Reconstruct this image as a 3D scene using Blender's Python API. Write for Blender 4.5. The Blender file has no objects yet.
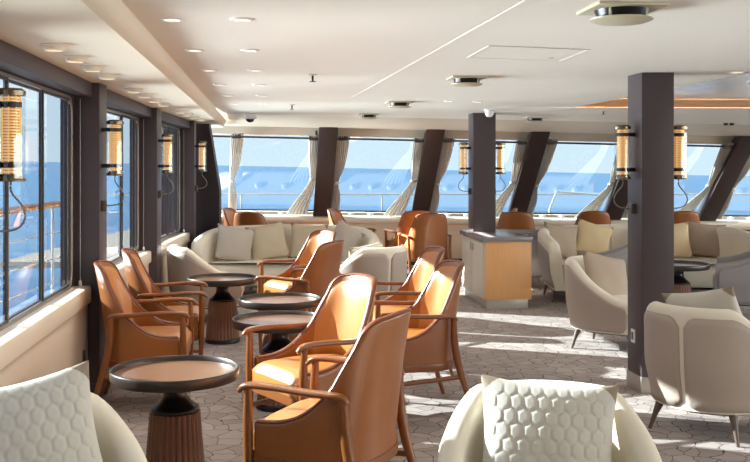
import bpy, bmesh, math, random
from mathutils import Vector, Matrix, Euler

random.seed(7)
C = bpy.context.scene.collection
SC = bpy.context.scene
PI = math.pi

# ------------------------------------------------------------------ camera
F_PX, HOR, CX, EYE = 950.0, 167.0, 375.0, 1.5
cam_d = bpy.data.cameras.new('camera')
cam = bpy.data.objects.new('camera', cam_d)
C.objects.link(cam)
cam.location = (0, 0, EYE)
cam.rotation_euler = (PI / 2, 0, 0)
cam_d.sensor_width = 36.0
cam_d.lens = 36.0 * F_PX / 750.0
cam_d.shift_y = -(231.0 - HOR) / 750.0
cam_d.clip_start = 0.05
cam_d.clip_end = 20000
SC.camera = cam

# ------------------------------------------------------------------ world, sun, exposure
SKY_STRENGTH = 2.9
SUN_STRENGTH = 58.0
SUN_TRAVEL = (1.0, -0.37)      # where the sunlight heads, in plan
SUN_ELEV = 23.0
EXPOSURE = 0.62
LAMP_W = 9.0
GLITTER_W = 92000.0
RIGHT_W = 2200.0

w = bpy.data.worlds.new('sky')
SC.world = w
w.use_nodes = True
nt = w.node_tree
nt.nodes.clear()
n_out = nt.nodes.new('ShaderNodeOutputWorld')
n_bg = nt.nodes.new('ShaderNodeBackground')
n_tc = nt.nodes.new('ShaderNodeTexCoord')
n_sep = nt.nodes.new('ShaderNodeSeparateXYZ')
n_ramp = nt.nodes.new('ShaderNodeValToRGB')
nt.links.new(n_tc.outputs['Generated'], n_sep.inputs[0])
nt.links.new(n_sep.outputs['Z'], n_ramp.inputs[0])
e = n_ramp.color_ramp.elements
e[0].position = 0.0
e[0].color = (0.88, 0.94, 0.96, 1)
e[1].position = 0.5
e[1].color = (0.62, 0.76, 0.95, 1)
x = n_ramp.color_ramp.elements.new(0.10)
x.color = (0.84, 0.92, 0.97, 1)
nt.links.new(n_ramp.outputs[0], n_bg.inputs[0])
n_bg.inputs[1].default_value = SKY_STRENGTH
nt.links.new(n_bg.outputs[0], n_out.inputs[0])

sun_d = bpy.data.lights.new('sun', 'SUN')
sun_d.energy = SUN_STRENGTH
sun_d.angle = math.radians(0.6)
sun_d.color = (1.0, 0.93, 0.82)
sun = bpy.data.objects.new('sun', sun_d)
C.objects.link(sun)
sv = Vector((SUN_TRAVEL[0], SUN_TRAVEL[1], 0)).normalized()
sv = Vector((sv.x * math.cos(math.radians(SUN_ELEV)), sv.y * math.cos(math.radians(SUN_ELEV)), -math.sin(math.radians(SUN_ELEV))))
sun.rotation_euler = sv.to_track_quat('-Z', 'Y').to_euler()
sun.location = (-30, 14, 12)

# sunlight glittering off the sea beside the ship: low, broad, it reaches the ceiling through the side windows
gl_d = bpy.data.lights.new('sea_glitter', 'AREA')
gl_d.shape = 'RECTANGLE'
gl_d.size, gl_d.size_y = 26.0, 7.0
gl_d.energy = GLITTER_W
gl_d.color = (1.0, 0.95, 0.88)
gl = bpy.data.objects.new('sea_glitter', gl_d)
C.objects.link(gl)
gl.location = (-26.0, 14.0, -5.5)
gl.rotation_euler = (Vector((0.5, 6.5, 2.1)) - gl.location).to_track_quat('-Z', 'Y').to_euler()

# added fill lamp outside the right wall, brightens the right-hand furniture
rd_d = bpy.data.lights.new('right_fill', 'AREA')
rd_d.shape = 'RECTANGLE'
rd_d.size, rd_d.size_y = 20.0, 3.0
rd_d.energy = RIGHT_W
rd_d.color = (1.0, 0.96, 0.91)
rd = bpy.data.objects.new('right_fill', rd_d)
C.objects.link(rd)
rd.location = (10.5, 4.0, 2.6)
rd.rotation_euler = (Vector((1.5, 6.0, 0.9)) - rd.location).to_track_quat('-Z', 'Y').to_euler()

vs = SC.view_settings
vs.view_transform = 'Standard'
vs.look = 'None'
vs.gamma = 1.0
vs.exposure = EXPOSURE
vs.use_curve_mapping = False
SC.cycles.use_denoising = True
SC.cycles.max_bounces = 10
SC.cycles.diffuse_bounces = 6
SC.cycles.glossy_bounces = 4
SC.cycles.transparent_max_bounces = 24
SC.cycles.sample_clamp_indirect = 8.0
SC.cycles.caustics_reflective = False
SC.cycles.caustics_refractive = False


# ------------------------------------------------------------------ materials
def lin(r, g, b):
    def f(c):
        c /= 255.0
        return c / 12.92 if c <= 0.04045 else ((c + 0.055) / 1.055) ** 2.4
    return (f(r), f(g), f(b), 1)


def new_mat(name):
    m = bpy.data.materials.new(name)
    m.use_nodes = True
    return m, m.node_tree, m.node_tree.nodes['Principled BSDF']


def mat(name, col, rough=0.6, metal=0.0, noise=0.0, nscale=8.0, bump=0.0, bscale=60.0, coat=0.0, spec=0.5,
        emit=None, estr=0.0, stretch=None, sheen=0.0):
    m, t, b = new_mat(name)
    b.inputs['Roughness'].default_value = rough
    b.inputs['Metallic'].default_value = metal
    b.inputs['Coat Weight'].default_value = coat
    b.inputs['Coat Roughness'].default_value = 0.28
    b.inputs['Specular IOR Level'].default_value = spec
    b.inputs['Sheen Weight'].default_value = sheen
    tc = t.nodes.new('ShaderNodeTexCoord')
    src = tc.outputs['Object']
    if stretch:
        mp = t.nodes.new('ShaderNodeMapping')
        mp.inputs['Scale'].default_value = stretch
        t.links.new(src, mp.inputs[0])
        src = mp.outputs[0]
    if noise > 0:
        nz = t.nodes.new('ShaderNodeTexNoise')
        nz.inputs['Scale'].default_value = nscale
        nz.inputs['Detail'].default_value = 6
        t.links.new(src, nz.inputs['Vector'])
        mx = t.nodes.new('ShaderNodeMix')
        mx.data_type = 'RGBA'
        mx.inputs[6].default_value = tuple(max(0, c * (1 - noise)) for c in col[:3]) + (1,)
        mx.inputs[7].default_value = tuple(min(1, c * (1 + noise)) for c in col[:3]) + (1,)
        t.links.new(nz.outputs['Fac'], mx.inputs[0])
        t.links.new(mx.outputs[2], b.inputs['Base Color'])
    else:
        b.inputs['Base Color'].default_value = col
    if bump > 0:
        bz = t.nodes.new('ShaderNodeTexNoise')
        bz.inputs['Scale'].default_value = bscale
        bz.inputs['Detail'].default_value = 3
        t.links.new(tc.outputs['Object'], bz.inputs['Vector'])
        bp = t.nodes.new('ShaderNodeBump')
        bp.inputs['Strength'].default_value = bump
        bp.inputs['Distance'].default_value = 0.01
        t.links.new(bz.outputs['Fac'], bp.inputs['Height'])
        t.links.new(bp.outputs[0], b.inputs['Normal'])
    if emit:
        b.inputs['Emission Color'].default_value = emit
        b.inputs['Emission Strength'].default_value = estr
    return m


def glass(name, tint, ior=1.5, rough=0.0, panes=2):
    m = bpy.data.materials.new(name)
    m.use_nodes = True
    t = m.node_tree
    t.nodes.clear()
    o = t.nodes.new('ShaderNodeOutputMaterial')
    tr = t.nodes.new('ShaderNodeBsdfTransparent')
    tr.inputs[0].default_value = tint
    gl = t.nodes.new('ShaderNodeBsdfGlossy')
    gl.inputs['Roughness'].default_value = rough
    lw = t.nodes.new('ShaderNodeLayerWeight')      # facing ratio, the same from both sides of the pane
    lw.inputs[0].default_value = 0.5
    pw = t.nodes.new('ShaderNodeMath')
    pw.operation = 'POWER'
    pw.inputs[1].default_value = 5.0
    t.links.new(lw.outputs['Facing'], pw.inputs[0])
    fr = t.nodes.new('ShaderNodeMath')
    fr.operation = 'MULTIPLY_ADD'
    fr.inputs[1].default_value = 0.75
    fr.inputs[2].default_value = panes * ((ior - 1) / (ior + 1)) ** 2
    t.links.new(pw.outputs[0], fr.inputs[0])
    mx = t.nodes.new('ShaderNodeMixShader')
    t.links.new(fr.outputs[0], mx.inputs[0])
    t.links.new(tr.outputs[0], mx.inputs[1])
    t.links.new(gl.outputs[0], mx.inputs[2])
    t.links.new(mx.outputs[0], o.inputs[0])
    return m


def cloth_mat(name, col):
    m, t, b = new_mat(name)
    b.inputs['Base Color'].default_value = col
    b.inputs['Roughness'].default_value = 0.95
    tl = t.nodes.new('ShaderNodeBsdfTranslucent')
    tl.inputs[0].default_value = col
    mx = t.nodes.new('ShaderNodeMixShader')
    mx.inputs[0].default_value = 0.4
    t.links.new(b.outputs[0], mx.inputs[1])
    t.links.new(tl.outputs[0], mx.inputs[2])
    t.links.new(mx.outputs[0], t.nodes['Material Output'].inputs[0])
    return m


def carpet_mat():
    m, t, b = new_mat('crackle_carpet')
    b.inputs['Roughness'].default_value = 0.95
    b.inputs['Specular IOR Level'].default_value = 0.1
    tc = t.nodes.new('ShaderNodeTexCoord')
    nz = t.nodes.new('ShaderNodeTexNoise')
    nz.inputs['Scale'].default_value = 6
    t.links.new(tc.outputs['Object'], nz.inputs['Vector'])
    ad = t.nodes.new('ShaderNodeVectorMath')
    ad.operation = 'MULTIPLY_ADD'
    ad.inputs[1].default_value = (0.13, 0.13, 0)
    t.links.new(nz.outputs['Color'], ad.inputs[0])
    t.links.new(tc.outputs['Object'], ad.inputs[2])
    vo = t.nodes.new('ShaderNodeTexVoronoi')
    vo.voronoi_dimensions = '2D'
    vo.feature = 'DISTANCE_TO_EDGE'
    vo.inputs['Scale'].default_value = 8.8
    t.links.new(ad.outputs[0], vo.inputs['Vector'])
    rp = t.nodes.new('ShaderNodeValToRGB')
    rp.color_ramp.elements[0].position = 0.010
    rp.color_ramp.elements[0].color = lin(128, 112, 106)
    rp.color_ramp.elements[1].position = 0.032
    rp.color_ramp.elements[1].color = (1, 1, 1, 1)
    t.links.new(vo.outputs['Distance'], rp.inputs[0])
    vc = t.nodes.new('ShaderNodeTexVoronoi')
    vc.voronoi_dimensions = '2D'
    vc.inputs['Scale'].default_value = 8.8
    t.links.new(ad.outputs[0], vc.inputs['Vector'])
    sep = t.nodes.new('ShaderNodeSeparateColor')
    t.links.new(vc.outputs['Color'], sep.inputs[0])
    mx = t.nodes.new('ShaderNodeMix')
    mx.data_type = 'RGBA'
    mx.inputs[6].default_value = lin(149, 138, 133)
    mx.inputs[7].default_value = lin(170, 159, 153)
    t.links.new(sep.outputs[0], mx.inputs[0])
    ml = t.nodes.new('ShaderNodeMix')
    ml.data_type = 'RGBA'
    ml.blend_type = 'MULTIPLY'
    ml.inputs[0].default_value = 1.0
    t.links.new(mx.outputs[2], ml.inputs[6])
    t.links.new(rp.outputs[0], ml.inputs[7])
    t.links.new(ml.outputs[2], b.inputs['Base Color'])
    fz = t.nodes.new('ShaderNodeTexNoise')
    fz.inputs['Scale'].default_value = 350
    t.links.new(tc.outputs['Object'], fz.inputs['Vector'])
    bp = t.nodes.new('ShaderNodeBump')
    bp.inputs['Strength'].default_value = 0.25
    bp.inputs['Distance'].default_value = 0.004
    t.links.new(fz.outputs['Fac'], bp.inputs['Height'])
    t.links.new(bp.outputs[0], b.inputs['Normal'])
    return m


def sea_mat():
    m, t, b = new_mat('sea_water')
    b.inputs['Roughness'].default_value = 0.35
    b.inputs['Specular IOR Level'].default_value = 0.25
    tc = t.nodes.new('ShaderNodeTexCoord')
    mp = t.nodes.new('ShaderNodeMapping')
    mp.inputs['Scale'].default_value = (0.02, 0.05, 1)
    t.links.new(tc.outputs['Object'], mp.inputs[0])
    nz = t.nodes.new('ShaderNodeTexNoise')
    nz.inputs['Scale'].default_value = 4
    nz.inputs['Detail'].default_value = 8
    nz.inputs['Roughness'].default_value = 0.7
    t.links.new(mp.outputs[0], nz.inputs['Vector'])
    rp = t.nodes.new('ShaderNodeValToRGB')
    rp.color_ramp.elements[0].position = 0.36
    rp.color_ramp.elements[0].color = (0.028, 0.105, 0.21, 1)
    rp.color_ramp.elements[1].position = 0.66
    rp.color_ramp.elements[1].color = (0.08, 0.19, 0.31, 1)
    t.links.new(nz.outputs['Fac'], rp.inputs[0])
    t.links.new(rp.outputs[0], b.inputs['Base Color'])
    bp = t.nodes.new('ShaderNodeBump')
    bp.inputs['Strength'].default_value = 0.4
    bp.inputs['Distance'].default_value = 1.0
    t.links.new(nz.outputs['Fac'], bp.inputs['Height'])
    t.links.new(bp.outputs[0], b.inputs['Normal'])
    return m


M = dict(
    carpet=carpet_mat(),
    sea=sea_mat(),
    ceiling=mat('ceiling_paint', lin(240, 231, 219), 0.5, noise=0.02, nscale=2, spec=0.2),
    soffit=mat('soffit_paint', lin(242, 229, 208), 0.55, noise=0.02, nscale=2),
    cove=mat('cove_paint', lin(208, 195, 176), 0.5),
    dark=mat('dark_lacquer', lin(74, 63, 66), 0.4, noise=0.06, nscale=3, spec=0.35),
    mullion=mat('mullion_brown', lin(54, 40, 37), 0.45, noise=0.06, nscale=3),
    panel=mat('dark_end_panel', lin(52, 46, 50), 0.5),
    kick=mat('brushed_kick', lin(176, 168, 158), 0.35, 0.3),
    lowwall=mat('cream_wall_paint', lin(214, 196, 175), 0.6, noise=0.03, nscale=3),
    ledge=mat('cream_ledge', lin(220, 205, 186), 0.45, noise=0.02),
    white=mat('white_enamel', lin(236, 234, 230), 0.4),
    frame=mat('window_frame_metal', lin(150, 142, 132), 0.35, 0.6),
    gasket=mat('window_gasket', lin(58, 54, 56), 0.5),
    sash=mat('sash_bar', lin(92, 88, 88), 0.35, 0.4),
    glass=glass('window_glass', (0.188, 0.233, 0.268, 1)),
    glass_clear=glass('clear_window_glass', (0.62, 0.66, 0.66, 1)),
    glass_front=glass('front_window_glass', (0.188, 0.233, 0.268, 1), panes=3),
    tube=glass('lamp_tube_glass', (0.95, 0.95, 0.94, 1), 1.45),
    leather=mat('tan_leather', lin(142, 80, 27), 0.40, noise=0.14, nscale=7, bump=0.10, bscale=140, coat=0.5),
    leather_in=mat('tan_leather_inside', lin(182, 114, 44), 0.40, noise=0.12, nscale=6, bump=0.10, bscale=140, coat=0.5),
    wood=mat('chair_wood', lin(126, 71, 29), 0.32, noise=0.25, nscale=9, coat=0.3, stretch=(9, 9, 1.5)),
    piping=mat('chair_piping', lin(116, 58, 26), 0.4),
    oak=mat('oak_veneer', lin(206, 152, 98), 0.4, noise=0.10, nscale=7, stretch=(8, 8, 0.7)),
    counter=mat('grey_counter', lin(120, 118, 122), 0.25, noise=0.05, nscale=30),
    cabinet=mat('cream_cabinet', lin(206, 192, 174), 0.45),
    tray=mat('bronze_tray', lin(72, 64, 60), 0.34, 0.6, noise=0.10, nscale=5),
    trayin=mat('tray_top_wood', lin(128, 88, 62), 0.22, noise=0.15, nscale=6, coat=0.7, stretch=(2, 9, 1)),
    flute=mat('fluted_walnut', lin(112, 72, 50), 0.4, noise=0.2, nscale=8, stretch=(6, 6, 1)),
    black=mat('black_bronze', lin(40, 36, 38), 0.3, 0.6),
    cream=mat('cream_upholstery', lin(224, 214, 196), 0.8, noise=0.03, nscale=20, bump=0.1, bscale=200, sheen=0.2),
    taupe=mat('taupe_panel', lin(170, 154, 142), 0.55, noise=0.03, nscale=10, bump=0.06, bscale=200),
    grey=mat('grey_panel', lin(152, 148, 148), 0.6, noise=0.03, nscale=10),
    seam=mat('sofa_seam', lin(170, 158, 142), 0.8),
    leg=mat('dark_leg_wood', lin(96, 78, 68), 0.4, noise=0.1),
    p_quilt=mat('quilted_cream_cloth', lin(198, 192, 182), 0.8, noise=0.02, nscale=15, bump=0.08, bscale=300),
    p_tip=mat('taupe_tip_cloth', lin(140, 123, 106), 0.8, bump=0.1, bscale=300),
    p_beige=mat('beige_cloth', lin(194, 177, 153), 0.85, noise=0.03, bump=0.12, bscale=250),
    p_grey=mat('warm_grey_cloth', lin(182, 170, 157), 0.85, noise=0.03, bump=0.12, bscale=250),
    p_taupe=mat('taupe_cloth', lin(172, 154, 136), 0.85, noise=0.03, bump=0.12, bscale=250),
    p_cream=mat('pale_gold_cloth', lin(212, 188, 148), 0.85, noise=0.03, bump=0.12, bscale=250),
    curtain=cloth_mat('curtain_cloth', lin(228, 223, 216)),
    rod=mat('curtain_rod_metal', lin(70, 66, 64), 0.4, 0.5),
    brass=mat('lamp_brass', lin(226, 190, 128), 0.3, 0.6, emit=lin(255, 206, 140), estr=0.30),
    glow=mat('lamp_glow', lin(190, 130, 70), 0.5, emit=lin(255, 170, 84), estr=0.10),
    strip=mat('recess_fill_glow', lin(250, 246, 238), 0.5, emit=lin(255, 240, 218), estr=9.0),  # glow of the fill strips added inside the ceiling recess
    lens=mat('downlight_lens', lin(255, 245, 225), 0.5, emit=lin(255, 232, 196), estr=1.3),
    lamptop=mat('lamp_cap_metal', lin(120, 104, 84), 0.25, 0.8),
    cord=mat('grey_cord', lin(120, 116, 112), 0.5),
    steel=mat('diffuser_metal', lin(206, 196, 168), 0.35, 0.15),
    slatmetal=mat('polished_slats', lin(226, 232, 240), 0.25, 0.4),  # bluish white of reflected window light is put into this colour
    rail=mat('white_rail_paint', lin(176, 178, 180), 0.4),
    teak=mat('teak', lin(190, 128, 78), 0.45, noise=0.15, nscale=6),
    deck=mat('pale_deck', lin(140, 128, 114), 0.7, noise=0.05),
    socket=mat('dark_socket_plate', lin(96, 84, 74), 0.35, 0.6),
    smoke=mat('smoked_dome', lin(38, 34, 34), 0.15),
)


# ------------------------------------------------------------------ mesh helpers
class MB:
    def __init__(self):
        self.v = []
        self.f = []
        self.mi = []

    def quad_grid(self, rows, close_u=False, close_v=False, mi=0):
        """rows: list of equal-length point lists"""
        b = len(self.v)
        nr, nc = len(rows), len(rows[0])
        for r in rows:
            self.v.extend([tuple(p) for p in r])
        for i in range(nr if close_u else nr - 1):
            for j in range(nc if close_v else nc - 1):
                i2, j2 = (i + 1) % nr, (j + 1) % nc
                self.f.append((b + i * nc + j, b + i * nc + j2, b + i2 * nc + j2, b + i2 * nc + j))
                self.mi.append(mi)
        return b

    def poly(self, pts, mi=0):
        b = len(self.v)
        self.v.extend([tuple(p) for p in pts])
        self.f.append(tuple(range(b, b + len(pts))))
        self.mi.append(mi)

    def box8(self, p, mi=0):
        """p: 4 bottom + 4 top points"""
        b = len(self.v)
        self.v.extend([tuple(q) for q in p])
        for q in ((3, 2, 1, 0), (4, 5, 6, 7), (0, 1, 5, 4), (1, 2, 6, 5), (2, 3, 7, 6), (3, 0, 4, 7)):
            self.f.append(tuple(b + k for k in q))
            self.mi.append(mi)

    def box(self, x0, x1, y0, y1, z0, z1, mi=0):
        self.box8([(x0, y0, z0), (x1, y0, z0), (x1, y1, z0), (x0, y1, z0),
                   (x0, y0, z1), (x1, y0, z1), (x1, y1, z1), (x0, y1, z1)], mi)

    def lathe(self, prof, seg=32, c=(0, 0), mod=None, mi=0, caps=True):
        """prof: (r, z) from bottom to top"""
        rows = []
        for r, z in prof:
            row = []
            for k in range(seg):
                a = 2 * PI * k / seg
                rr = r * (mod(a, z) if mod else 1)
                row.append((c[0] + rr * math.cos(a), c[1] + rr * math.sin(a), z))
            rows.append(row)
        b = self.quad_grid(rows, close_v=True, mi=mi)
        if caps:
            if prof[0][0] > 1e-5:
                self.f.append(tuple(b + k for k in reversed(range(seg))))
                self.mi.append(mi)
            if prof[-1][0] > 1e-5:
                e0 = b + (len(prof) - 1) * seg
                self.f.append(tuple(e0 + k for k in range(seg)))
                self.mi.append(mi)

    def sweep(self, path, wid, hei=None, seg=10, up=(0, 0, 1), power=2.0, mi=0):
        """sweep an oval section along a path; wid across, hei along up"""
        path = [Vector(p) for p in path]
        n = len(path)
        if not hasattr(wid, '__len__'):
            wid = [wid] * n
        if hei is None:
            hei = wid
        if not hasattr(hei, '__len__'):
            hei = [hei] * n
        up = Vector(up)
        rows = []
        for i, p in enumerate(path):
            d = (path[min(i + 1, n - 1)] - path[max(i - 1, 0)])
            d.normalize()
            s = d.cross(up)
            if s.length < 1e-4:
                s = d.cross(Vector((1, 0, 0)))
            s.normalize()
            u = s.cross(d).normalized()
            row = []
            for k in range(seg):
                a = 2 * PI * k / seg
                ca, sa = math.cos(a), math.sin(a)
                ca = math.copysign(abs(ca) ** (2 / power), ca)
                sa = math.copysign(abs(sa) ** (2 / power), sa)
                row.append(p + s * (ca * wid[i] / 2) + u * (sa * hei[i] / 2))
            rows.append(row)
        b = self.quad_grid(rows, close_v=True, mi=mi)
        self.f.append(tuple(b + k for k in reversed(range(seg))))
        self.mi.append(mi)
        e0 = b + (n - 1) * seg
        self.f.append(tuple(e0 + k for k in range(seg)))
        self.mi.append(mi)

    def mesh(self, name, mats, smooth=True, angle=40, bevel=0.0, merge=0.0):
        me = bpy.data.meshes.new(name)
        me.from_pydata(self.v, [], self.f)
        if not isinstance(mats, (list, tuple)):
            mats = [mats]
        for m in mats:
            me.materials.append(m)
        for p, k in zip(me.polygons, self.mi):
            p.material_index = k
        bm = bmesh.new()
        bm.from_mesh(me)
        if merge > 0:
            bmesh.ops.remove_doubles(bm, verts=bm.verts, dist=merge)
        if bevel > 0:
            es = [ed for ed in bm.edges if len(ed.link_faces) == 2 and ed.calc_face_angle(0) > 0.6]
            bmesh.ops.bevel(bm, geom=es, offset=bevel, segments=2, affect='EDGES', profile=0.6)
        bmesh.ops.recalc_face_normals(bm, faces=bm.faces)
        bm.to_mesh(me)
        bm.free()
        if smooth:
            me.polygons.foreach_set('use_smooth', [True] * len(me.polygons))
            me.set_sharp_from_angle(angle=math.radians(angle))
        me.update()
        return me

    def build(self, name, mats, parent=None, **kw):
        o = bpy.data.objects.new(name, self.mesh(name, mats, **kw))
        C.objects.link(o)
        if parent:
            o.parent = parent
        return o


def boxpart(name, m, parent, *dims, bevel=0.0):
    b = MB()
    b.box(*dims)
    return b.build(name, m, parent, bevel=bevel)


def tag(o, label=None, cat=None, group=None, kind=None):
    if label:
        o['label'] = label
    if cat:
        o['category'] = cat
    if group:
        o['group'] = group
    if kind:
        o['kind'] = kind
    return o


def empty(name, loc=(0, 0, 0), rz=0.0, label=None, cat=None, group=None):
    o = bpy.data.objects.new(name, None)
    o.empty_display_size = 0.1
    C.objects.link(o)
    o.location = loc
    o.rotation_euler = (0, 0, rz)
    return tag(o, label, cat, group)


def struct(o, label=None):
    o['kind'] = 'structure'
    if label:
        o['label'] = label
    return o


def copy_tree(o, parent=None):
    c = o.copy()
    C.objects.link(c)
    c.parent = parent
    for ch in list(o.children):
        copy_tree(ch, c)
    return c


def smooth(a, b, x):
    t = max(0.0, min(1.0, (x - a) / (b - a)))
    return t * t * (3 - 2 * t)


def lerp(a, b, t):
    return a + (b - a) * t


def yaw(f):
    return math.atan2(f[0], -f[1])


def catmull(pts, n=6):
    pts = [Vector(p) for p in pts]
    out = []
    for i in range(len(pts) - 1):
        p0 = pts[max(i - 1, 0)]
        p1, p2 = pts[i], pts[i + 1]
        p3 = pts[min(i + 2, len(pts) - 1)]
        for k in range(n):
            t = k / n
            out.append(0.5 * ((2 * p1) + (-p0 + p2) * t + (2 * p0 - 5 * p1 + 4 * p2 - p3) * t * t + (-p0 + 3 * p1 - 3 * p2 + p3) * t ** 3))
    out.append(pts[-1])
    return out


# ================================================================== SETTING
Z_MAIN, Z_LOW = 2.125, 2.045
HEEL = 0.0205


def sl(X):                       # the front of the lounge slopes a little with the deck's camber
    return -HEEL * X


# pillar corners (room-side, aft edge) along the left wall
PIL = [(-1.22, 1.22), (-1.50, 3.60), (-1.783, 6.15), (-2.0, 8.715), (-2.12, 11.14), (-2.20, 12.0)]

fl = MB()
fl.poly([(-3.2, -8, 0), (8, -8, 0), (8, 15.2, 0), (-3.2, 15.2, 0)])
struct(fl.build('floor', M['carpet']), 'pale carpet with a dark crackle pattern')


def soff_line(y):                # lower edge of the beam between low and main ceiling
    return -0.963 - 0.113 * (y - 3.1)


# main ceiling with a rectangular recess on the right
RX0, RY0, RX1, RY1 = 2.52, 5.2, 2.08, 9.95     # left edge of the recess, near and far
ax = Vector((-0.111, 1)).normalized()


def rec(x, y):                   # points of the recess rectangle: x across, y along
    o = Vector((RX1, RY1))
    right = Vector((1, 0.06)).normalized()
    return o + right * x - ax * y


RL, RW = 4.3, 5.0
q00, q10 = rec(0, RL), rec(RW, RL)
q01, q11 = rec(0, 0), rec(RW, 0)
YE = 11.9
c = MB()
zc = Z_MAIN
ed = [soff_line(-8) + .06, soff_line(YE) + .06]
c.poly([(ed[0], -8, zc), (8, -8, zc), (q10.x, q10.y, zc), (q00.x, q00.y, zc)])
c.poly([(ed[0], -8, zc), (q00.x, q00.y, zc), (q01.x, q01.y, zc), (soff_line(q01.y) + .06, q01.y, zc)])
c.poly([(q10.x, q10.y, zc), (8, -8, zc), (8, q11.y, zc), (q11.x, q11.y, zc)])
N = 12
xs = [lerp(ed[1], 8, k / N) for k in range(N + 1)]
x0s = [lerp(soff_line(q01.y) + .06, 8, k / N) for k in range(N + 1)]
yy = [lerp(q01.y, q11.y, max(0, min(1, (xx - q01.x) / (q11.x - q01.x)))) for xx in x0s]
c.quad_grid([[(x0s[k], yy[k], zc) for k in range(N + 1)], [(xs[k], YE, zc + sl(xs[k])) for k in range(N + 1)]])
struct(c.build('ceiling', M['ceiling'], smooth=False), 'white main ceiling')

# low ceiling along the windows, the beam step beside it
c = MB()
ys = [-8, 0, 1.42, 3.84, 6.15, 8.715, 11.14, 12.0, 13.3]
wx = [-.9, -1.3, -1.5, -1.8, -2.1, -2.3, -2.5, -2.6, -3.0]
c.quad_grid([[(wx[k], ys[k], Z_LOW), (soff_line(ys[k]), ys[k], Z_LOW)] for k in range(9)])
struct(c.build('ceiling', M['soffit'], smooth=False), 'lower cream ceiling strip along the side windows')
c = MB()
prof = []
for k in range(9):
    y = ys[k] if k < 8 else 12.6
    prof.append([(soff_line(y), y, Z_LOW), (soff_line(y) + .004, y, Z_LOW - .004), (soff_line(y) + .03, y, Z_LOW + .004), (soff_line(y) + .052, y, Z_LOW + .022), (soff_line(y) + .062, y, Z_LOW + .05), (soff_line(y) + .064, y, zc + .001)])
c.quad_grid(prof)
struct(c.build('trim_1', M['soffit'], angle=60), 'rounded step between the low and the main ceiling')

# front cove, header
c = MB()
N = 14
xs = [lerp(-2.6, 8, k / N) for k in range(N + 1)]
rows = []
for t in range(7):
    u = t / 6
    y = lerp(YE, 13.3, u)
    dz = lerp(zc, Z_LOW, smooth(-0.2, 1.2, u) if 0 < t < 6 else u)
    rows.append([(x if x > soff_line(y) else soff_line(y), y, dz + sl(x)) for x in xs])
c.quad_grid(rows)
struct(c.build('trim_2', M['cove'], angle=60), 'beige cove above the front windows')
c = MB()
c.quad_grid([[(x, 13.3, Z_LOW + sl(x)) for x in xs], [(x, 13.66, Z_LOW + .002 + sl(x)) for x in xs], [(x, 13.72, 1.932 + sl(x)) for x in xs], [(x, 14.15, 1.94 + sl(x)) for x in xs]])
struct(c.build('wall_front_header', M['cove'], smooth=False), 'beige header over the front windows')

# recess
c = MB()
dz = 0.10
qs = [q00, q10, q11, q01]
for i in range(4):
    a, b = qs[i], qs[(i + 1) % 4]
    c.poly([(a.x, a.y, zc), (b.x, b.y, zc), (b.x, b.y, zc + dz), (a.x, a.y, zc + dz)])
struct(c.build('trim_3', M['oak'], smooth=False), 'wood lined edge of the ceiling recess')
c = MB()
n = 34
for i in range(n):
    a, b = RL * i / n + .006, RL * (i + 1) / n - .006
    p = [rec(0, a), rec(RW, a), rec(RW, b), rec(0, b)]
    zz = zc + dz - .006
    c.box8([(q.x, q.y, zz) for q in p] + [(q.x, q.y, zz + .01) for q in p])
struct(c.build('ceiling_slat_panel', M['slatmetal'], smooth=False), 'polished metal slats inside the ceiling recess')
c = MB()
c.poly([(q.x, q.y, zc + dz + .01) for q in qs])
struct(c.build('ceiling', M['ceiling'], smooth=False), 'top of the ceiling recess')


# thin white frame round the recess, where added fill strips hide behind the near and side edges
c = MB()
o_ = [rec(-.03, -.03), rec(RW + .03, -.03), rec(RW + .03, RL + .03), rec(-.03, RL + .03)]
i_ = [rec(0, 0), rec(RW, 0), rec(RW, RL), rec(0, RL)]
c.quad_grid([[(p.x, p.y, zc - .003) for p in o_], [(p.x, p.y, zc - .003) for p in i_], [(p.x, p.y, zc + .004) for p in i_]], close_v=True)
struct(c.build('trim_9', M['white'], smooth=False), 'white frame round the ceiling recess')


# ---- left wall, bay by bay
def bay(i):
    p, q = Vector(PIL[i]), Vector(PIL[i + 1])
    L = (q - p).length
    u = (q - p) / L
    nrm = Vector((u.y, -u.x))
    def at(s, n, z):
        r = p + u * s + nrm * n
        return (r.x, r.y, z)
    def wb(mb, s0, s1, n0, n1, z0, z1):
        mb.box8([at(s0, n0, z0), at(s1, n0, z0), at(s1, n1, z0), at(s0, n1, z0), at(s0, n0, z1), at(s1, n0, z1), at(s1, n1, z1), at(s0, n1, z1)])
    return L, at, wb


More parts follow.
